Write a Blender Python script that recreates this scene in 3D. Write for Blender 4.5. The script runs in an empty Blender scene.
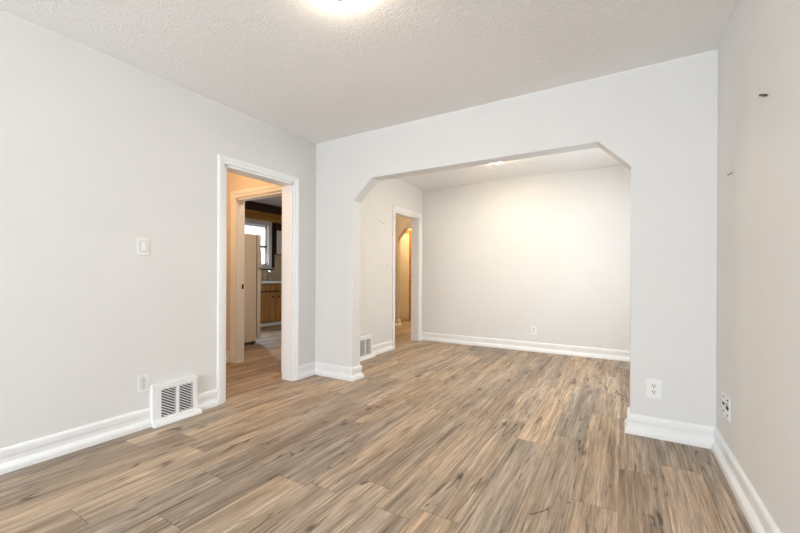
import bpy, bmesh, math, random
from mathutils import Matrix, Vector
C = bpy.context.scene.collection
S = bpy.context.scene

# ------------------------------------------------------------------ camera
FPX, V0, YAW, ROLL = 375.28, 274.95, math.radians(30.837), math.radians(0.2418)
CAM = Vector((2.818, -2.964, 1.0523))
fw = Vector((-math.sin(YAW), math.cos(YAW), 0)); rt0 = Vector((math.cos(YAW), math.sin(YAW), 0)); up0 = Vector((0, 0, 1))
rt = math.cos(ROLL) * rt0 + math.sin(ROLL) * up0
up = -math.sin(ROLL) * rt0 + math.cos(ROLL) * up0
cd = bpy.data.cameras.new('camera'); cam = bpy.data.objects.new('camera', cd); C.objects.link(cam)
cd.sensor_fit = 'HORIZONTAL'; cd.sensor_width = 36; cd.lens = FPX * 36 / 800
cd.shift_y = (V0 - 266.5) / 800; cd.clip_start = 0.02
cam.matrix_world = Matrix(((rt.x, up.x, -fw.x, CAM.x), (rt.y, up.y, -fw.y, CAM.y), (rt.z, up.z, -fw.z, CAM.z), (0, 0, 0, 1)))
S.camera = cam

# ------------------------------------------------------------------ world, daylight, exposure
w = bpy.data.worlds.new('sky'); S.world = w; w.use_nodes = True
bg = w.node_tree.nodes['Background']; bg.inputs['Color'].default_value = (0.86, 0.93, 1.0, 1); bg.inputs['Strength'].default_value = 1.0

def window_light(name, loc, direction, sx, sy, power, color):
    """daylight entering through one of the room's window openings"""
    l = bpy.data.lights.new(name, 'AREA'); l.shape = 'RECTANGLE'; l.size = sx; l.size_y = sy
    l.energy = power; l.color = color
    o = bpy.data.objects.new(name, l); C.objects.link(o); o.location = loc
    o.rotation_euler = Vector(direction).to_track_quat('-Z', 'Y').to_euler()
    return o

DAY = (0.82, 0.91, 1.0)
window_light('front_daylight', (1.75, -6.37, 1.35), (0, 1, 0), 2.2, 1.7, 92, DAY)
window_light('side_daylight', (3.40, 1.00, 1.35), (-1, 0, 0), 1.2, 1.3, 16, DAY)
window_light('kitchen_daylight', (-5.3, 2.28, 2.9), (1, 0, -.75), 1.6, 1.6, 230, DAY)
S.view_settings.view_transform = 'Standard'; S.view_settings.look = 'None'
S.view_settings.gamma = 1; S.view_settings.use_curve_mapping = False
S.view_settings.exposure = 0.90

# ------------------------------------------------------------------ dimensions (metres)
W, D, T, H = 3.308, 2.466, 0.1346, 2.44
YF = -6.3                        # inner face of the front wall behind the camera
PL, PR = 0.4964, 2.8562          # opening between the two rooms
AL, AR = 0.7288, 2.6584          # chamfer starts on the header
AH, AS = 1.9897, 1.7887          # header height, chamfer spring height
KH = 2.53                        # kitchen ceiling

# ------------------------------------------------------------------ node helpers
class NT:
    def __init__(self, name):
        self.m = bpy.data.materials.new(name); self.m.use_nodes = True
        self.t = self.m.node_tree; self.b = self.t.nodes['Principled BSDF']
    def n(self, typ, **kw):
        o = self.t.nodes.new(typ)
        for k, v in kw.items(): setattr(o, k, v)
        return o
    def put(self, sock, v):
        if isinstance(v, bpy.types.NodeSocket): self.t.links.new(v, sock)
        else: sock.default_value = v
    def math(self, op, a, b=None, c=None, clamp=False):
        o = self.n('ShaderNodeMath', operation=op, use_clamp=clamp)
        for i, v in enumerate((a, b, c)):
            if v is not None: self.put(o.inputs[i], v)
        return o.outputs[0]
    def xyz(self, x, y, z):
        o = self.n('ShaderNodeCombineXYZ')
        for i, v in enumerate((x, y, z)): self.put(o.inputs[i], v)
        return o.outputs[0]
    def noise(self, vec, scale, detail=4, rough=.55, dist=0):
        o = self.n('ShaderNodeTexNoise'); self.put(o.inputs['Vector'], vec)
        o.inputs['Scale'].default_value = scale; o.inputs['Detail'].default_value = detail
        o.inputs['Roughness'].default_value = rough; o.inputs['Distortion'].default_value = dist
        return o.outputs['Fac']
    def mapr(self, v, a, b, c=0., d=1., smooth=False):
        o = self.n('ShaderNodeMapRange'); o.clamp = True
        if smooth: o.interpolation_type = 'SMOOTHSTEP'
        self.put(o.inputs[0], v)
        for i, q in enumerate((a, b, c, d)): self.put(o.inputs[i + 1], q)
        return o.outputs[0]
    def mix(self, f, a, b, mode='MIX'):
        o = self.n('ShaderNodeMix', data_type='RGBA', blend_type=mode)
        self.put(o.inputs[0], f); self.put(o.inputs[6], a); self.put(o.inputs[7], b)
        return o.outputs[2]
    def bump(self, h, strength, dist):
        o = self.n('ShaderNodeBump'); o.inputs['Strength'].default_value = strength; o.inputs['Distance'].default_value = dist
        self.put(o.inputs['Height'], h); self.put(self.b.inputs['Normal'], o.outputs[0])
    def pos(self):
        return self.n('ShaderNodeTexCoord').outputs['Object']

def plain(name, col, rough=.5, metal=0., vary=.03, scale=8., bump=0., bscale=200.):
    k = NT(name); p = k.pos()
    f = k.noise(p, scale, 3)
    c = k.mix(k.mapr(f, .3, .7), (*[x * (1 - vary) for x in col], 1), (*[min(1, x * (1 + vary)) for x in col], 1))
    k.put(k.b.inputs['Base Color'], c); k.b.inputs['Roughness'].default_value = rough; k.b.inputs['Metallic'].default_value = metal
    if bump: k.bump(k.noise(p, bscale, 3), bump, .002)
    return k.m

def mat_emit(name, col, strength, base=(.9, .88, .82)):
    k = NT(name); k.b.inputs['Base Color'].default_value = (*base, 1); k.b.inputs['Roughness'].default_value = .35
    k.b.inputs['Emission Color'].default_value = (*col, 1); k.b.inputs['Emission Strength'].default_value = strength
    return k.m

def mat_ceiling():
    k = NT('stippled_ceiling'); p = k.pos()
    k.b.inputs['Base Color'].default_value = (.92, .91, .895, 1); k.b.inputs['Roughness'].default_value = .9
    a = k.noise(p, 38, 3, .5, 1.2)
    b = k.noise(p, 110, 2, .5, .4)
    h = k.math('ADD', k.mapr(a, .42, .62, 0, 1, True), k.math('MULTIPLY', b, .35))
    k.bump(h, .40, .006)
    return k.m

def mat_wood(name, dark, light, scale=18., along='z', rough=.4):
    k = NT(name); p = k.pos()
    s = k.n('ShaderNodeSeparateXYZ'); k.put(s.inputs[0], p)
    q = {'z': k.xyz(s.outputs[0], s.outputs[1], k.math('MULTIPLY', s.outputs[2], .08)),
         'y': k.xyz(s.outputs[0], k.math('MULTIPLY', s.outputs[1], .08), s.outputs[2])}[along]
    f = k.noise(q, scale, 6, .6, .8)
    k.put(k.b.inputs['Base Color'], k.mix(k.mapr(f, .3, .7), (*dark, 1), (*light, 1)))
    k.b.inputs['Roughness'].default_value = rough
    return k.m

def mat_glass():
    k = NT('window_glass'); t = k.t
    tr = k.n('ShaderNodeBsdfTransparent'); gl = k.n('ShaderNodeBsdfGlossy'); gl.inputs['Roughness'].default_value = .02
    mx = k.n('ShaderNodeMixShader'); mx.inputs[0].default_value = .06
    t.links.new(tr.outputs[0], mx.inputs[1]); t.links.new(gl.outputs[0], mx.inputs[2])
    t.links.new(mx.outputs[0], t.nodes['Material Output'].inputs['Surface'])
    return k.m

def mat_floor():
    k = NT('oak_plank_floor'); p = k.pos()
    s = k.n('ShaderNodeSeparateXYZ'); k.put(s.inputs[0], p); x, y = s.outputs[0], s.outputs[1]
    PWID, PLEN = .1915, 1.28
    u = k.math('DIVIDE', k.math('SUBTRACT', x, 2.80 - PWID * 40), PWID)
    row = k.math('FLOOR', u); fu = k.math('FRACT', u)
    wn = k.n('ShaderNodeTexWhiteNoise', noise_dimensions='1D'); k.put(wn.inputs['W'], k.math('ADD', row, 3.37))
    v = k.math('DIVIDE', k.math('ADD', k.math('ADD', y, 20), k.math('MULTIPLY', wn.outputs[0], PLEN)), PLEN)
    col = k.math('FLOOR', v); fv = k.math('FRACT', v)
    w2 = k.n('ShaderNodeTexWhiteNoise', noise_dimensions='3D'); k.put(w2.inputs['Vector'], k.xyz(row, col, 1.7))
    rs = k.n('ShaderNodeSeparateColor'); k.put(rs.inputs[0], w2.outputs['Color'])
    r1, r2, r3 = rs.outputs[0], rs.outputs[1], rs.outputs[2]
    gx = k.math('ADD', x, k.math('MULTIPLY', r1, 17.)); gy = k.math('ADD', y, k.math('MULTIPLY', r2, 23.))
    def sv(a, b): return k.xyz(k.math('MULTIPLY', gx, a), k.math('MULTIPLY', gy, b), k.math('MULTIPLY', r3, 9.))
    fine = k.noise(sv(1, .022), 210, 4, .7, .1)           # hair-fine grain
    streak = k.noise(sv(1, .040), 72, 6, .68, .08)        # grain bands
    band = k.noise(sv(1, .060), 15, 4, .6, .45)           # broad figure
    patch = k.noise(sv(1, .22), 5.5, 4, .55, .6)          # grey / tan drift
    tan = k.mix(k.mapr(band, .30, .70), (.345, .234, .148, 1), (.715, .535, .370, 1))
    grey = k.mix(k.mapr(band, .30, .70), (.255, .198, .148, 1), (.575, .468, .365, 1))
    c = k.mix(k.mapr(k.math('ADD', k.math('MULTIPLY', patch, .9), k.math('MULTIPLY', r1, .5)), .45, .95), tan, grey)
    tone = k.mapr(r2, 0, 1, .78, 1.16)
    st = k.mapr(streak, .32, .68, .46, 1.30)
    fi = k.mapr(fine, .28, .72, .66, 1.26)
    mul = k.math('MULTIPLY', k.math('MULTIPLY', tone, st), fi)
    vm = k.n('ShaderNodeVectorMath', operation='SCALE'); k.put(vm.inputs[0], c); k.put(vm.inputs['Scale'], mul)
    c = vm.outputs[0]
    # dark splits that wander along the grain
    n1 = k.noise(sv(1, .13), 10, 2, .5, 1.1)
    line = k.mapr(k.math('ABSOLUTE', k.math('SUBTRACT', n1, .5)), .006, .030, 1, 0, True)
    msk = k.mapr(k.noise(sv(1, .38), 6.5, 2, .5, .2), .54, .63, 0, 1, True)
    crack = k.math('MULTIPLY', line, msk)
    fleck = k.mapr(k.noise(sv(1, .10), 34, 3, .6, .4), .61, .71, 0, 1, True)
    c = k.mix(k.math('MULTIPLY', fleck, .70), c, (.075, .052, .038, 1))
    c = k.mix(k.math('MULTIPLY', crack, .80), c, (.050, .034, .025, 1))
    # knots
    vo = k.n('ShaderNodeTexVoronoi'); k.put(vo.inputs['Vector'], sv(1, .42)); vo.inputs['Scale'].default_value = 4.2
    wob = k.math('ADD', vo.outputs['Distance'], k.math('MULTIPLY', k.math('SUBTRACT', band, .5), .12))
    knot = k.mapr(wob, .035, .10, 1, 0, True)
    halo = k.mapr(wob, .06, .26, .30, 0, True)
    c = k.mix(halo, c, (.16, .10, .065, 1)); c = k.mix(k.math('MULTIPLY', knot, .8), c, (.05, .032, .022, 1))
    # joints
    du = k.math('MULTIPLY', k.math('MINIMUM', fu, k.math('SUBTRACT', 1, fu)), PWID)
    dv = k.math('MULTIPLY', k.math('MINIMUM', fv, k.math('SUBTRACT', 1, fv)), PLEN)
    seam = k.mapr(k.math('MINIMUM', du, dv), .0006, .0026, 1, 0, True)
    c = k.mix(k.math('MULTIPLY', seam, .60), c, (.07, .05, .038, 1))
    k.put(k.b.inputs['Base Color'], c)
    k.put(k.b.inputs['Roughness'], k.mapr(streak, .3, .7, .40, .56))
    k.b.inputs['Specular IOR Level'].default_value = .4
    h = k.math('SUBTRACT', k.math('ADD', k.math('MULTIPLY', fine, .25), k.math('MULTIPLY', streak, .25)), k.math('ADD', seam, k.math('MULTIPLY', crack, .4)))
    k.bump(h, .35, .0012)
    return k.m

M = dict(
    wall=plain('painted_wall', (.76, .75, .73), .75, vary=.012, scale=3, bump=.08, bscale=260),
    beige=plain('beige_hall_wall', (.76, .68, .58), .75, vary=.015, scale=3, bump=.06),
    kwall=plain('kitchen_wall', (.70, .60, .48), .7, vary=.02, scale=3),
    kceil=plain('dimmed_kitchen_ceiling', (.55, .47, .42), .7, vary=.02),  # dim light on the kitchen ceiling put into its base colour
    trim=plain('white_gloss_trim', (.88, .88, .87), .32, vary=.01),
    plastic=plain('white_plastic', (.86, .86, .84), .3, vary=.01),
    ivory=plain('ivory_plastic', (.84, .82, .76), .35, vary=.01),
    dark=plain('dark_slot', (.03, .03, .03), .6),
    cavity=plain('vent_cavity', (.05, .05, .055), .8),
    slat=plain('vent_slat', (.74, .74, .73), .4, metal=0),
    steel=plain('steel', (.55, .55, .54), .3, metal=1.),
    chrome=plain('chrome', (.75, .75, .75), .12, metal=1.),
    bronze=plain('dark_bronze', (.05, .04, .03), .35, metal=.8),
    brass=plain('brass', (.62, .45, .22), .3, metal=1.),
    nail=plain('rusty_nail', (.10, .085, .07), .5, metal=.6),
    fridge=plain('cream_enamel', (.78, .72, .65), .35, vary=.01, bump=.05),
    seal=plain('grey_door_seal', (.16, .15, .14), .6),
    counter=plain('pale_laminate', (.78, .75, .70), .35, vary=.04, scale=40),
    doorp=plain('cream_door_paint', (.80, .72, .58), .45, vary=.01),
    gloss=plain('glare_white_door', (.86, .84, .88), .2, vary=.01),
    oak=mat_wood('honey_oak', (.30, .135, .030), (.62, .32, .085)),
    walnut=mat_wood('dark_walnut', (.022, .009, .005), (.060, .025, .012), along='y'),
    valance=mat_wood('golden_brown_wood', (.30, .135, .025), (.60, .30, .07), along='y'),
    ceiling=mat_ceiling(), floor=mat_floor(), glass=mat_glass(),
    lamp=mat_emit('lit_opal_glass', (1.0, .84, .64), 48.0),
    lamp2=mat_emit('lit_warm_opal_glass', (1.0, .80, .54), 54.0),
    lampw=mat_emit('lit_warm_glass', (1.0, .61, .31), 33.0),
    fillp=mat_emit('passage_fill_glass', (1.0, .70, .42), 60.0),
    fillk=mat_emit('kitchen_fill_glass', (1.0, .80, .60), 24.0),
    lampy=mat_emit('lit_yellow_glass', (1.0, .74, .42), 60.0),
)
def mat_tile():
    k = NT('beige_tile'); p = k.pos(); s = k.n('ShaderNodeSeparateXYZ'); k.put(s.inputs[0], p)
    b = k.n('ShaderNodeTexBrick'); k.put(b.inputs['Vector'], k.xyz(s.outputs[1], s.outputs[2], 0)); b.offset = 0
    b.inputs['Scale'].default_value = 1; b.inputs['Brick Width'].default_value = .108; b.inputs['Row Height'].default_value = .108
    b.inputs['Mortar Size'].default_value = .003
    b.inputs['Color1'].default_value = (.62, .48, .33, 1); b.inputs['Color2'].default_value = (.70, .56, .40, 1); b.inputs['Mortar'].default_value = (.42, .33, .24, 1)
    k.put(k.b.inputs['Base Color'], b.outputs['Color']); k.b.inputs['Roughness'].default_value = .25
    return k.m
M['tile'] = mat_tile()

# ------------------------------------------------------------------ mesh helpers
class MB:
    def __init__(self): self.bm = bmesh.new()
    def box(self, x0, x1, y0, y1, z0, z1):
        v = [self.bm.verts.new(p) for p in ((x0, y0, z0), (x1, y0, z0), (x1, y1, z0), (x0, y1, z0), (x0, y0, z1), (x1, y0, z1), (x1, y1, z1), (x0, y1, z1))]
        for f in ((3, 2, 1, 0), (4, 5, 6, 7), (0, 1, 5, 4), (1, 2, 6, 5), (2, 3, 7, 6), (3, 0, 4, 7)): self.bm.faces.new([v[i] for i in f])
        return self
    def prism(self, pts, axis, a, b):
        """extrude a 2-D outline along an axis ('x': pts are (y,z); 'y': (x,z); 'z': (x,y))"""
        P = {'x': lambda p, t: (t, p[0], p[1]), 'y': lambda p, t: (p[0], t, p[1]), 'z': lambda p, t: (p[0], p[1], t)}[axis]
        A = [self.bm.verts.new(P(p, a)) for p in pts]; B = [self.bm.verts.new(P(p, b)) for p in pts]
        self.bm.faces.new(A); self.bm.faces.new(B[::-1])
        n = len(pts)
        for i in range(n): self.bm.faces.new((A[i], B[i], B[(i + 1) % n], A[(i + 1) % n]))
        return self
    def lathe(self, prof, c=(0, 0, 0), n=40, axis='z', sx=1.0):
        rings = []
        for r, h in prof:
            ring = []
            for i in range(n):
                a = 2 * math.pi * i / n; q = (r * math.cos(a), r * math.sin(a))
                p = {'z': (q[0], q[1], h), 'y': (q[0] * sx, h, q[1]), 'x': (h, q[0], q[1])}[axis]
                ring.append(self.bm.verts.new((p[0] + c[0], p[1] + c[1], p[2] + c[2])))
            rings.append(ring)
        for a, b in zip(rings, rings[1:]):
            for i in range(n): self.bm.faces.new((a[i], a[(i + 1) % n], b[(i + 1) % n], b[i]))
        self.bm.faces.new(rings[0][::-1]); self.bm.faces.new(rings[-1])
        return self
    def tube(self, pts, r, n=10):
        pts = [Vector(p) for p in pts]; rings = []
        for i, p in enumerate(pts):
            d = (pts[min(i + 1, len(pts) - 1)] - pts[max(i - 1, 0)]).normalized()
            a = d.cross(Vector((0, 1, .01)) if abs(d.y) < .9 else Vector((1, 0, 0))).normalized(); b = d.cross(a)
            rings.append([self.bm.verts.new(p + r * (math.cos(t) * a + math.sin(t) * b)) for t in [2 * math.pi * j / n for j in range(n)]])
        for a, b in zip(rings, rings[1:]):
            for i in range(n): self.bm.faces.new((a[i], a[(i + 1) % n], b[(i + 1) % n], b[i]))
        self.bm.faces.new(rings[0][::-1]); self.bm.faces.new(rings[-1])
        return self
    def build(self, name, mat, parent=None, bevel=0., smooth=False, segs=2):
        bmesh.ops.recalc_face_normals(self.bm, faces=self.bm.faces)
        me = bpy.data.meshes.new(name); self.bm.to_mesh(me); self.bm.free()
        o = bpy.data.objects.new(name, me); C.objects.link(o); me.materials.append(mat)
        if smooth:
            for f in me.polygons: f.use_smooth = True
            me.set_sharp_from_angle(angle=math.radians(40))
        if bevel:
            b = o.modifiers.new('bevel', 'BEVEL'); b.width = bevel; b.segments = segs; b.limit_method = 'ANGLE'
        if parent: o.parent = parent
        return o

def struct(o): o['kind'] = 'structure'; return o
def tag(o, label, cat, group=None):
    o['label'] = label; o['category'] = cat
    if group: o['group'] = group
    return o
def thing(name, label, cat, loc, rz=0., group=None):
    o = bpy.data.objects.new(name, None); C.objects.link(o); o.empty_display_size = .05
    o.location = loc; o.rotation_euler = (0, 0, rz); return tag(o, label, cat, group)
def copy_tree(o, parent=None):
    c = o.copy(); C.objects.link(c); c.parent = parent
    for ch in list(o.children): copy_tree(ch, c)
    return c
def box(name, mat, parent, *d, bevel=0.): return MB().box(*d).build(name, mat, parent, bevel)
R90 = math.pi / 2

# ------------------------------------------------------------------ the shell
OY1, OY2, DH = -1.055, -.316, 1.955          # doorway to the hall
QY1, QY2, QH = 1.605, 2.350, 1.965           # doorway beside the far wall
YE = 4.55                                    # end wall of the far passage
struct(MB().box(-4.3, W + .2, YF - .2, YE + .2, -.12, 0).build('floor', M['floor']))

m = MB()
m.box(-T, 0, YF - .15, OY1, 0, 2.62).box(-T, 0, OY1, OY2, DH, 2.62).box(-T, 0, OY2, QY1, 0, 2.62)
m.box(-T, 0, QY1, QY2, QH, 2.62).box(-T, 0, QY2, YE + .1, 0, 2.62)
struct(m.build('wall_left', M['wall']))
m = MB().prism([(0, 0), (PL, 0), (PL, AS), (AL, AH), (AR, AH), (PR, AS), (PR, 0), (W, 0), (W, H), (0, H)], 'y', 0, T)
struct(m.build('wall_between', M['wall'], bevel=.004))
struct(MB().box(0, W + .15, D, D + .13, 0, 2.5).build('wall_back', M['wall']))
WY1, WY2, WZ1, WZ2 = .38, 1.62, .72, 2.02     # side window of the far room
m = MB().box(W, W + .15, YF - .15, WY1, 0, 2.5).box(W, W + .15, WY2, D, 0, 2.5).box(W, W + .15, WY1, WY2, 0, WZ1).box(W, W + .15, WY1, WY2, WZ2, 2.5)
struct(m.build('wall_right', M['wall']))
FX1, FX2, FZ1, FZ2 = .65, 2.85, .50, 2.20     # front window behind the camera
m = MB().box(0, FX1, YF - .15, YF, 0, 2.5).box(FX2, W, YF - .15, YF, 0, 2.5).box(FX1, FX2, YF - .15, YF, 0, FZ1).box(FX1, FX2, YF - .15, YF, FZ2, 2.5)
struct(m.build('wall_front', M['wall']))
m = MB().box(0, W, YF, 0, H, 2.56).box(0, W, T, D, H, 2.56)
struct(m.build('ceiling', M['ceiling']))
# hall behind the near doorway
HW, HS = -1.50, -1.60
KX1, KX2, KDH = -1.115, -.330, 1.945
m = MB().box(HW, KX1, -.15, -.05, 0, 2.62).box(KX1, KX2, -.15, -.05, KDH, 2.62).box(KX2, -T, -.15, -.05, 0, 2.62)
struct(m.build('wall_hall_back', M['beige']))
struct(MB().box(HW - .1, HW, HS - .1, -.02, 0, 2.5).build('wall_hall_left', M['beige']))
struct(MB().box(HW, -T, HS - .1, HS, 0, 2.5).build('wall_hall_front', M['beige']))
struct(MB().box(HW, -T, HS, -.15, H, 2.56).build('ceiling_hall', M['ceiling']))
# passage behind the far doorway
PX, PS = -1.66, 1.35
struct(MB().box(PX - .1, PX, PS, 3.65, 0, 2.62).build('wall_passage_left', M['beige']))
struct(MB().box(PX - .1, -T, PS - .1, PS, 0, 2.62).build('wall_passage_front', M['beige']))
GX1, GX2, GY1, GY2 = -1.195, -.42, 3.65, 3.77
m = MB().prism([(PX - .1, 0), (GX1, 0), (GX1, 1.80), (-1.01, 2.005), (-.60, 2.005), (GX2, 1.80), (GX2, 0), (-T, 0), (-T, H), (PX - .1, H)], 'y', GY1, GY2)
struct(m.build('wall_passage_back', M['beige']))
DX1, DX2, DZ = -2.16, -1.425, 2.02
m = MB().box(-2.5, DX1, YE, YE + .1, 0, 2.5).box(DX1, DX2, YE, YE + .1, DZ, 2.5).box(DX2, -T, YE, YE + .1, 0, 2.5).box(DX1, DX2, YE + .05, YE + .1, 0, DZ)  # last box: added backing that keeps the gap under the door dark
struct(m.build('wall_passage_end', M['beige']))
struct(MB().box(-2.6, -2.5, GY2, YE + .1, 0, 2.5).build('wall_passage_side', M['beige']))
struct(MB().box(-2.5, PX - .1, GY1, GY2, 0, 2.5).build('wall_passage_corner', M['beige']))
m = MB().box(PX, -T, PS, GY1, H, 2.52).box(-2.5, -T, GY2, YE, H, 2.52).box(PX - .1, -T, GY1, GY2, H, 2.52)
struct(m.build('ceiling_passage', M['ceiling']))
# kitchen
KXL, KYB = -4.0, 3.5
KWY1, KWY2, KWZ1, KWZ2 = 1.82, 2.735, 1.235, 2.15
m = MB().box(KXL - .12, KXL, -.15, KWY1, 0, 2.62).box(KXL - .12, KXL, KWY2, KYB, 0, 2.62).box(KXL - .12, KXL, KWY1, KWY2, 0, KWZ1).box(KXL - .12, KXL, KWY1, KWY2, KWZ2, 2.62)
struct(m.build('wall_kitchen_left', M['kwall']))
struct(MB().box(KXL, HW, -.15, -.02, 0, 2.62).build('wall_kitchen_front', M['kwall']))
struct(MB().box(KXL - .12, PX - .1, KYB, KYB + .1, 0, 2.62).build('wall_kitchen_back', M['kwall']))
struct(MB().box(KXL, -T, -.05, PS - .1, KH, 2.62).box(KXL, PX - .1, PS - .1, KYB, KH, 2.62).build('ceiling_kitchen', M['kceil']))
struct(MB().box(KXL, KXL + .008, 1.2, KYB, .90, 1.150).box(KXL, KXL + .008, KWY2 + .136, KYB, 1.150, 1.50).build('trim_6', M['tile']))

# ------------------------------------------------------------------ baseboards: one moulded profile swept with mitred corners
PROF = [(0, 0), (.031, 0), (.031, .018), (.0290, .030), (.0220, .040), (.0140, .047), (.0105, .051), (.0105, .076), (.0142, .081), (.0145, .086),
        (.0158, .090), (.0158, .113), (.0130, .121), (.008, .126), (0, .1284)]
def sweep(m, path, i0, i1):
    """path: wall line with the room on its right-hand side"""
    P = [Vector(p) for p in path]
    def nrm(i): d = (P[i + 1] - P[i]).normalized(); return Vector((d.y, -d.x))
    rings = []
    for i in range(i0, i1 + 1):
        if i == 0: o = nrm(0)
        elif i == len(P) - 1: o = nrm(i - 1)
        else:
            a, b = nrm(i - 1), nrm(i); o = (a + b) / (1 + a.dot(b))
        rings.append([m.bm.verts.new((P[i].x + o.x * d, P[i].y + o.y * d, z)) for d, z in PROF])
    n = len(PROF)
    for a, b in zip(rings, rings[1:]):
        for j in range(n): m.bm.faces.new((a[j], a[(j + 1) % n], b[(j + 1) % n], b[j]))
    m.bm.faces.new(rings[0]); m.bm.faces.new(rings[-1][::-1])
VH = .158
V1, V2 = -1.463, .840                        # vent centres along the left wall
main = [(0, QY2 + .067), (0, D), (W, D), (W, T), (PR, T), (PR, 0), (W, 0), (W, YF), (0, YF), (0, V1 - VH)]
pier = [(0, OY2 + .063), (0, 0), (PL, 0), (PL, T), (0, T), (0, V2 - VH)]
def bb(name, *segs):
    m = MB()
    for s in segs: sweep(m, *s)
    struct(m.build(name, M['trim']))
bb('baseboard_back', (main, 0, 3))
bb('baseboard_pier_right', (main, 3, 6))
bb('baseboard_right', (main, 6, 7))
bb('baseboard_front', (main, 7, 8))
s1 = [(0, V1 + VH), (0, OY1 - .070)]
bb('baseboard_left', (main, 8, 9), (s1, 0, 1))
bb('baseboard_pier_left', (pier, 0, 5))
bb('baseboard_far_left', ([(0, V2 + VH), (0, QY1 - .066)], 0, 1))
hallp = [(-T, OY1 - .06), (-T, HS), (HW, HS), (HW, -.15), (KX1 - .122, -.15)]
bb('baseboard_hall', (hallp, 0, 4))
bb('baseboard_passage', ([(-T, QY1 - .02), (-T, PS), (PX, PS), (PX, GY1), (GX1, GY1), (GX1, GY2), (-2.5, GY2), (-2.5, YE), (DX1 - .07, YE)], 0, 8),
   ([(DX2 + .07, YE), (-T, YE), (-T, GY2), (GX2, GY2), (GX2, GY1), (-T, GY1), (-T, QY2 + .02)], 0, 6))

# ------------------------------------------------------------------ door casings and jambs
CP = [(0, 0), (0, .010), (.004, .014), (.028, .016), (.034, .021), (.056, .022), (.062, .019), (.062, 0)]
def casing(m, a, b, zh, face, axis, sgn, wscale=1.0):
    """moulded casing round an opening a..b on a wall face; axis is the wall's run"""
    def P(r, z, t): return (face + sgn * t, r, z) if axis == 'y' else (r, face + sgn * t, z)
    rings = []
    q = [(d * wscale, t) for d, t in CP]
    for k in range(4):
        ring = []
        for d, t in q:
            r, z = ((a - d, 0), (a - d, zh + d), (b + d, zh + d), (b + d, 0))[k]
            ring.append(m.bm.verts.new(P(r, z, t)))
        rings.append(ring)
    n = len(CP)
    for A, B in zip(rings, rings[1:]):
        for j in range(n): m.bm.faces.new((A[j], A[(j + 1) % n], B[(j + 1) % n], B[j]))
    m.bm.faces.new(rings[0]); m.bm.faces.new(rings[-1][::-1])
def jamb(m, a, b, zh, f0, f1, axis):
    j = .018
    def bx(r0, r1, z0, z1, g0=f0, g1=f1):
        if axis == 'y': m.box(g0, g1, r0, r1, z0, z1)
        else: m.box(r0, r1, g0, g1, z0, z1)
    bx(a - .004, a + j - .004, 0, zh); bx(b - j + .004, b + .004, 0, zh); bx(a, b, zh - j + .002, zh + .002)
m = MB(); casing(m, OY1 - .006, OY2 + .003, DH + .004, 0, 'y', 1, .98); casing(m, OY1 - .006, OY2 + .006, DH + .004, -T, 'y', -1); jamb(m, OY1, OY2, DH, -T - .002, .002, 'y')
struct(m.build('trim_1', M['trim']))
m = MB(); casing(m, QY1 - .003, QY2 + .003, QH + .006, 0, 'y', 1, 1.0); casing(m, QY1 - .003, QY2 + .003, QH + .006, -T, 'y', -1); jamb(m, QY1, QY2, QH, -T - .002, .002, 'y')
struct(m.build('trim_2', M['trim']))
m = MB(); casing(m, KX1 - .006, KX2 + .006, KDH + .006, -.15, 'x', -1, 1.25); casing(m, KX1 - .006, KX2 + .006, KDH + .006, -.05, 'x', 1); jamb(m, KX1, KX2, KDH, -.152, -.048, 'x')
struct(m.build('trim_3', M['trim']))
m = MB(); casing(m, DX1 - .003, DX2 + .003, DZ + .004, YE, 'x', -1)
struct(m.build('trim_4', M['valance']))

# ------------------------------------------------------------------ windows
def window(name, axis, face0, face1, r0, r1, z0, z1, zrail, inner, fr=.055):
    """double-hung window: outer frame, two sashes, one pane"""
    f0, f1 = min(face0, face1), max(face0, face1); mid = (f0 + f1) / 2
    def bx(m, a, b, c, d, g0, g1):
        return m.box(g0, g1, a, b, c, d) if axis == 'y' else m.box(a, b, g0, g1, c, d)
    m = MB(); o = .062
    i0, i1 = (inner, inner + .02) if inner == f1 else (inner - .02, inner)
    for g0, g1, e in ((f0, f1, 0.), (i0, i1, o)):
        bx(m, r0 - e, r0 + .02, z0 - e, z1 + e, g0, g1); bx(m, r1 - .02, r1 + e, z0 - e, z1 + e, g0, g1)
        bx(m, r0 + .02, r1 - .02, z1 - .02, z1 + e, g0, g1); bx(m, r0 + .02, r1 - .02, z0 - e, z0 + .02, g0, g1)
    root = struct(m.build(name, M['trim']))
    m = MB(); s = fr
    for c, d in ((z0 + .02, zrail + .02), (zrail - .02, z1 - .02)):
        bx(m, r0 + .02, r0 + .02 + s, c, d, mid - .02, mid + .02); bx(m, r1 - .02 - s, r1 - .02, c, d, mid - .02, mid + .02)
        bx(m, r0 + .02, r1 - .02, c, c + .04, mid - .02, mid + .02); bx(m, r0 + .02, r1 - .02, d - .04, d, mid - .02, mid + .02)
    m.build('window_sash', M['trim'], root)
    m = MB(); bx(m, r0 + .02, r1 - .02, z0 + .02, z1 - .02, mid - .002, mid + .002); m.build('window_pane', M['glass'], root)
    return root
window('window_1', 'y', KXL - .12, KXL, KWY1, KWY2, KWZ1, KWZ2, 1.665, KXL)
window('window_2', 'x', YF - .15, YF, FX1, FX2, FZ1, FZ2, 1.45, YF)
window('window_3', 'y', W, W + .15, WY1, WY2, WZ1, WZ2, 1.37, W)

# door leaf at the end of the passage
dl = struct(MB().box(DX1 + .006, DX2 - .006, YE + .01, YE + .045, .018, DZ - .006).build('door_1', M['doorp'], bevel=.003))
MB().lathe([(.012, 0), (.012, -.03), (.027, -.036), (.030, -.05), (.024, -.062), (.008, -.066)], (DX1 + .09, YE + .01, .95), 20, 'y').build('door_knob', M['brass'], dl, smooth=True)

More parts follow.
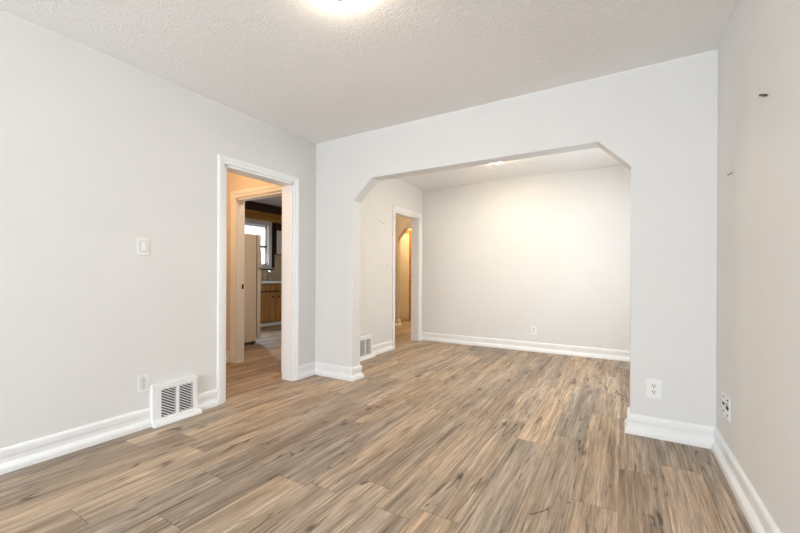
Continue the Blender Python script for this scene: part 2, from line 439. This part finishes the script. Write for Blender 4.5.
# ------------------------------------------------------------------ ceiling lamps
def ceiling_lamp(name, label, loc, mat, r=.14):
    t = thing(name, label, 'ceiling light', loc)
    MB().lathe([(r * .96, 0), (r * .96, -.016), (r * .90, -.02)], n=48).build('base', M['plastic'], t, smooth=True)
    prof = [(r * .94, -.017)] + [(r * math.cos(a), -.017 - .040 * math.sin(a)) for a in [math.radians(x) for x in (0, 12, 25, 40, 55, 68, 80)]] + [(.004, -.057)]
    MB().lathe(prof, n=48).build('shade', mat, t, smooth=True)
    MB().lathe([(.018, -.054), (.030, -.058), (.028, -.061), (.012, -.064), (.008, -.070)], n=24).build('finial', M['ivory'], t, smooth=True)
    return t
ceiling_lamp('ceiling_light', 'round opal glass ceiling light in the near room, at the top edge', (1.64, -1.57, H), M['lamp'], .095)
ceiling_lamp('ceiling_light', 'lit ceiling light just behind the opening header in the far room', (1.49, 1.40, H), M['lamp2'])
ceiling_lamp('ceiling_light', 'added unseen warm fill light in the kitchen just inside its doorway', (-.80, .42, KH), M['fillk'], .15)  # added lamp out of view, brightens the fridge side and cabinets
ceiling_lamp('ceiling_light', 'warm ceiling light in the hall outside the kitchen doorway', (-.82, -.85, H), M['lampw'], .13)
ceiling_lamp('ceiling_light', 'yellow lit ceiling light in the passage beyond the small arch', (-1.15, 4.16, H), M['lampy'], .13)
ceiling_lamp('ceiling_light', 'small added unseen fill light in the passage before the small arch', (-.80, 2.75, H), M['fillp'], .09)  # hidden lamp added so the header of the small arch shows

# ------------------------------------------------------------------ floor registers
def clip(poly, inside, cross):
    out = []
    for i, a in enumerate(poly):
        b = poly[(i + 1) % len(poly)]
        if inside(a): out.append(a)
        if inside(a) != inside(b): out.append(cross(a, b))
    return out
def bar_poly(y0, y1, z0, z1, c, th, k):
    p = [(y0, c - k * 0), (y1, c - k * (y1 - y0)), (y1, c - k * (y1 - y0) + th), (y0, c + th)]
    lerp = lambda a, b, z: (a[0] + (b[0] - a[0]) * (z - a[1]) / (b[1] - a[1]), z)
    p = clip(p, lambda q: q[1] >= z0, lambda a, b: lerp(a, b, z0))
    if len(p) > 2: p = clip(p, lambda q: q[1] <= z1, lambda a, b: lerp(a, b, z1))
    return p
def make_vent(label, y):
    t = thing('baseboard_register', label, 'vent', (0, y, 0), 0, 'floor vents on the left wall')
    g = [(-.100, .004), (.024, .128)] ; z0, z1 = .046, .241
    # front plate with two grille openings: stiles and rails, chamfered round the edge
    m = MB()
    x0, x1 = 0.001, .042
    m.box(x0, x1, -VH, g[0][0], 0, .282).box(x0, x1, g[1][1], VH, 0, .282).box(x0, x1, g[0][1], g[1][0], z0, z1)
    m.box(x0, x1, g[0][0], g[1][1], z1, .282).box(x0, x1, g[0][0], g[1][1], 0, z0)
    m.build('body', M['trim'], t)
    MB().prism([(x1 - .001, 0), (.078, 0), (.078, .012), (.070, .026), (x1 - .001, .034)], 'y', -VH - .004, VH + .016).build('foot', M['trim'], t)
    for a, b in g:
        m = MB().box(.004, .012, a, b, z0, z1); gr = m.build('grille', M['cavity'], t)
        m = MB(); k = .62; c = z0
        c = z0 - .02
        while c < z1 + k * (b - a):
            p = bar_poly(a, b, z0, z1, c, .0095, k)
            if len(p) > 2: m.prism(p, 'x', .028, .037)
            c += .0195
        m.build('louver', M['slat'], gr)
    return t
make_vent('white wall vent with two slatted grilles beside the near doorway, below an outlet', V1)
make_vent('white wall vent in the far room, half hidden behind the left pier', V2)

# ------------------------------------------------------------------ outlets and switches (local: plate in XZ, facing -Y, centre at origin)
def rrect(w, h, r, n=5):
    pts = []
    for cx, cz, a0 in ((w / 2 - r, h / 2 - r, 0), (-w / 2 + r, h / 2 - r, 90), (-w / 2 + r, -h / 2 + r, 180), (w / 2 - r, -h / 2 + r, 270)):
        for i in range(n + 1):
            a = math.radians(a0 + 90 * i / n); pts.append((cx + r * math.cos(a), cz + r * math.sin(a)))
    return pts
def shift(p, dx, dz): return [(x + dx, z + dz) for x, z in p]
def plate(t, w, h, mat):
    return MB().prism(rrect(w, h, .006), 'y', 0, -.006).build('plate', mat, t, bevel=.002)
def outlet(label, loc, rz, w=.075, h=.120, style='duplex'):
    t = thing('wall_outlet', label, 'outlet', loc, rz, 'wall outlets')
    plate(t, w, h, M['plastic'])
    if style == 'decora':
        MB().prism(rrect(.036, .070, .003), 'y', -.0062, -.0066).build('socket_gap', M['seal'], t)
    for s in (1, -1):
        z = s * (.0195 if style == 'duplex' else .0165)
        shp = rrect(.034, .029, .011) if style == 'duplex' else rrect(.033, .031, .002)
        so = MB().prism(shift(shp, 0, z), 'y', -.004, -.0085).build('socket', M['ivory'] if style == 'duplex' else M['plastic'], t)
        for dx, hh in ((-.0065, .0095), (.0065, .008)):
            MB().prism(shift(rrect(.0048, hh, .0008, 2), dx, z + .004), 'y', -.008, -.0088).build('slot', M['dark'], so)
        MB().lathe([(.0040, -.008), (.0040, -.0088)], (0, 0, z - .0075), 12, 'y').build('ground_hole', M['dark'], so)
    for z in ((0,) if style == 'duplex' else (.047, -.047)):
        MB().lathe([(.0032, -.005), (.0032, -.0072)], (0, 0, z), 12, 'y').build('screw', M['steel'], t)
    return t
outlet('white outlet low on the left wall, above and left of the slatted vent', (0, -1.661, .306), R90, .070, .118, 'decora')
outlet('white duplex outlet on the right pier of the wide opening', (2.9875, 0, .3145), 0, .083, .127)
outlet('small white outlet low on the far room back wall', (1.744, D, .292), 0, .070, .114)

def switch(label, loc, rz, w=.072, h=.116):
    t = thing('light_switch', label, 'light switch', loc, rz, 'light switches')
    plate(t, w, h, M['ivory'])
    MB().prism(rrect(.037, .070, .002, 2), 'y', -.0060, -.0068).build('switch_gap', M['seal'], t)
    MB().prism([(-.006, .033), (-.0085, .033), (-.0115, -.033), (-.006, -.033)], 'x', -.0165, .0165).build('rocker', M['plastic'], t)
    for z in (.047, -.047):
        MB().lathe([(.003, -.005), (.003, -.0072)], (0, 0, z), 12, 'y').build('screw', M['ivory'], t)
    return t
switch('white rocker switch on the left wall beside the near doorway', (0, -1.667, 1.240), R90, .076, .120)
switch('pale light switch in the far room beside the narrow doorway', (0, 1.440, 1.165), R90)

# communications plate on the right wall: two columns of screws and cable jacks
t = thing('cable_jack_plate', 'white wall plate with dark cable jacks low on the right wall', 'wall plate', (W, -.262, .338), -R90)
plate(t, .170, .122, M['plastic'])
for cx in (-.045, .045):
    for z in (.041, -.041):
        MB().lathe([(.0050, -.005), (.0050, -.008), (.003, -.009)], (cx, 0, z), 14, 'y').build('screw', M['bronze'], t)
    MB().prism(shift(rrect(.032 if cx < 0 else .044, .013 if cx < 0 else .016, .004), cx, .0), 'y', -.004, -.010).build('jack', M['dark'], t)
MB().lathe([(.004, -.005), (.004, -.016)], (.045, 0, .022), 12, 'y').build('connector', M['steel'], t)

# ------------------------------------------------------------------ nails and picture hooks left in the walls
def nail(name, label, loc, rz, parts, mat='nail', tilt=0.):
    t = thing(name, label, 'nail', loc, rz, 'nails left in the walls')
    for dx, dz, l, r in parts:
        m = MB().lathe([(r * .5, .0), (r * .5, -.006), (r, -.006), (r, -.009)], (0, 0, 0), 10, 'y', l)
        bmesh.ops.transform(m.bm, matrix=Matrix.Translation((dx, 0, dz)) @ Matrix.Rotation(tilt, 4, 'Y'), verts=m.bm.verts)
        m.build('nail_head', M[mat], t)
    return t
nail('picture_hook', 'dark nail pair high on the right wall', (W, -.892, 1.792), -R90, [(-.026, .011, 4.5, .0048), (.026, -.011, 4.0, .0055)], tilt=.40)
nail('picture_hook', 'fainter nail pair on the right wall nearer the corner', (W, -.335, 1.600), -R90, [(-.028, .004, 5.0, .0032), (.030, -.002, 5.0, .0030)], tilt=.22)
nail('picture_hook', 'small nails on the far room left wall beside the doorway', (0, 1.262, 1.760), R90, [(-.045, .01, 1.5, .004), (.04, -.012, 3.0, .0034)])
nail('nail', 'left nail of two high on the far back wall', (1.378, D, 1.940), 0, [(0, 0, 1, .007)], 'steel')
nail('nail', 'right nail of two high on the far back wall', (1.995, D, 1.941), 0, [(0, 0, 1, .006)], 'steel')

# strike plate let into the kitchen doorway's left jamb
t = thing('strike_plate', 'dark strike plate on the left jamb of the kitchen doorway', 'strike plate', (KX1 + .014, -.072, .905))
box('plate', M['bronze'], t, 0, .002, -.012, .012, -.028, .028)
box('latch_hole', M['dark'], t, .0018, .003, -.007, .007, -.011, .011)

# ------------------------------------------------------------------ kitchen
t = thing('refrigerator', 'cream refrigerator seen side-on through the kitchen doorway', 'refrigerator', (-2.285, .46, 0))
def fb(name, mat, x0, x1, y0, y1, z0, z1, bevel=0., parent=None):
    return MB().box(x0 + 2.285, x1 + 2.285, y0 - .46, y1 - .46, z0, z1).build(name, mat, parent or t, bevel)
fb('body', M['fridge'], -2.62, -1.95, .08, .795, .045, 1.65, .012)
fb('base_grille', M['seal'], -2.60, -1.97, .12, .80, .012, .045)
fb('door_seal', M['seal'], -2.605, -1.962, .795, .812, .10, 1.64)
for z0, z1 in ((.075, 1.13), (1.142, 1.652)):
    d = fb('door', M['fridge'], -2.62, -1.95, .812, .872, z0, z1, .010)
    fb('handle', M['chrome'], -2.00, -1.975, .872, .905, z1 - .34 if z1 < 1.2 else z0 + .04, z1 - .04 if z1 < 1.2 else z0 + .26, .006, d)
for x in (-2.58, -1.99):
    for y in (.13, .75): fb('foot', M['dark'], x - .02, x + .02, y - .02, y + .02, 0, .045)

CY = 2.405
t = thing('base_cabinet', 'honey oak sink cabinet with two doors under the kitchen counter', 'cabinet', (KXL, CY, 0))
def cb(name, mat, x0, x1, y0, y1, z0, z1, bevel=0., parent=None):
    return MB().box(x0 - KXL, x1 - KXL, y0 - CY, y1 - CY, z0, z1).build(name, mat, parent or t, bevel)
y0, y1 = CY - .46, CY + .46
m = MB()
for a in ((.02, .58, y0, y0 + .02, .07, .86), (.02, .58, y1 - .02, y1, .07, .86), (.02, .58, y0, y1, .07, .09), (.54, .58, y0, y1, .69, .72), (.555, .58, y0, y1, .835, .86), (.54, .58, CY - .03, CY + .03, .07, .86), (.02, .03, y0, y1, .07, .86)):
    m.box(a[0], a[1], a[2] - CY, a[3] - CY, a[4], a[5])
m.build('carcass', M['walnut'], t)
cb('toe_kick', M['trim'], -3.98, -3.405, y0, y1, 0, .065)
for a, b, s in ((y0 + .006, CY - .006, 1), (CY + .006, y1 - .006, -1)):
    d = cb('door', M['oak'], -3.42, -3.398, a, b, .085, .690, .004)
    ky = b - .075 if s > 0 else a + .075
    MB().lathe([(.008, 0), (.008, .012), (.020, .016), (.022, .024), (.012, .030)], (.602, ky - CY, .590), 16, 'x').build('knob', M['bronze'], d, smooth=True)
    cb('drawer_front', M['oak'], -3.42, -3.398, a, b, .715, .845, .004)
# worktop with a cut-out for the sink
ct = MB()
X0, X1, a, b = KXL + .009, -3.365, 1.90, 2.91
sx0, sx1, sy0, sy1 = -3.86, -3.48, 2.10, 2.64
ct.box(X0, X1, a, sy0, .862, .900).box(X0, X1, sy1, b, .862, .900).box(X0, sx0, sy0, sy1, .862, .900).box(sx1, X1, sy0, sy1, .862, .900)
tag(ct.build('countertop', M['counter']), 'pale laminate worktop over the oak sink cabinet', 'countertop')
t = thing('sink', 'steel sink set into the pale kitchen worktop', 'sink', (-3.67, 2.37, .90))
m = MB()
for q in ((-.20, -.175, -.28, .28), (.175, .20, -.28, .28), (-.175, .175, -.28, -.255), (-.175, .175, .255, .28)): m.box(q[0], q[1], q[2], q[3], .0005, .006)
m.build('rim', M['steel'], t)
m = MB().box(-.18, -.175, -.26, .26, -.15, .0).box(.175, .18, -.26, .26, -.15, 0).box(-.175, .175, -.26, -.255, -.15, 0).box(-.175, .175, .255, .26, -.15, 0).box(-.18, .18, -.26, .26, -.155, -.15)
m.build('basin', M['steel'], t)
t = thing('faucet', 'chrome two-handle faucet behind the kitchen sink under the window', 'faucet', (-3.925, 2.62, .90))
MB().box(-.025, .025, -.11, .11, 0, .018).build('base', M['chrome'], t, .006)
pts = [(0, 0, .015)] + [(0, 0, .17)] + [(.07 - .07 * math.cos(q), 0, .17 + .055 * math.sin(q)) for q in [math.radians(x) for x in range(15, 181, 15)]] + [(.14, 0, .14)]
MB().tube(pts, .011, 12).build('spout', M['chrome'], t, smooth=True)
for s in (-1, 1):
    h = MB().lathe([(.014, .015), (.014, .045), (.024, .05), (.024, .075), (.014, .082)], (0, s * .085, 0), 16).build('handle', M['chrome'], t, smooth=True)

# soffit board and scalloped valance over the window
tag(MB().box(KXL, -3.65, 1.0, 3.45, 2.352, KH).build('soffit', M['walnut']), 'dark wood soffit box along the kitchen ceiling', 'soffit')
pts = [(1.2, 2.352), (3.4, 2.352)]
n = 22
low = []
for i in range(n):
    ya = 3.4 - i * .1
    for j in range(5):
        q = j / 5; low.append((ya - .1 * q, 2.168 + .016 * (1 - abs(math.sin(math.pi * q)))))
pts += low + [(1.2, 2.184)]
t = tag(MB().prism(pts, 'x', -3.668, -3.650).build('valance', M['valance']), 'golden brown wood valance with a scalloped lower edge above the kitchen window', 'valance')
m = MB(); m.prism([(3.4, 2.184)] + low[1:] + [(1.2, 2.184), (1.2, 2.194)] + [(y, z + .014) for y, z in low[::-1]], 'x', -3.649, -3.645)
o = m.build('edge_trim', M['oak'], t)
# dark window trim board, sill and wall cabinet
struct(MB().box(KXL, KXL + .03, KWY2 + .064, KWY2 + .135, 1.20, 2.35).box(KXL + .009, KXL + .05, KWY1 - .1, KWY2 + .10, 1.150, 1.172).build('trim_5', M['walnut']))
t = thing('wall_cabinet', 'dark wood wall cabinet with glare painted white on its door right of the kitchen window', 'cabinet', (KXL, 3.15, 1.5))
MB().box(.009, .085, -.275, .30, 0, .852).build('carcass', M['walnut'], t)
d = MB().box(.086, .105, -.270, .295, .012, .545).build('door', M['gloss'], t, .004)  # white colour stands in for glare on the dark wood door
MB().lathe([(.006, .105), (.006, .115), (.014, .119), (.012, .127)], (0, .26, .06), 14, 'x').build('knob', M['bronze'], d, smooth=True)
MB().box(.086, .100, -.270, .295, .56, .845).build('upper_panel', M['walnut'], t, .004)
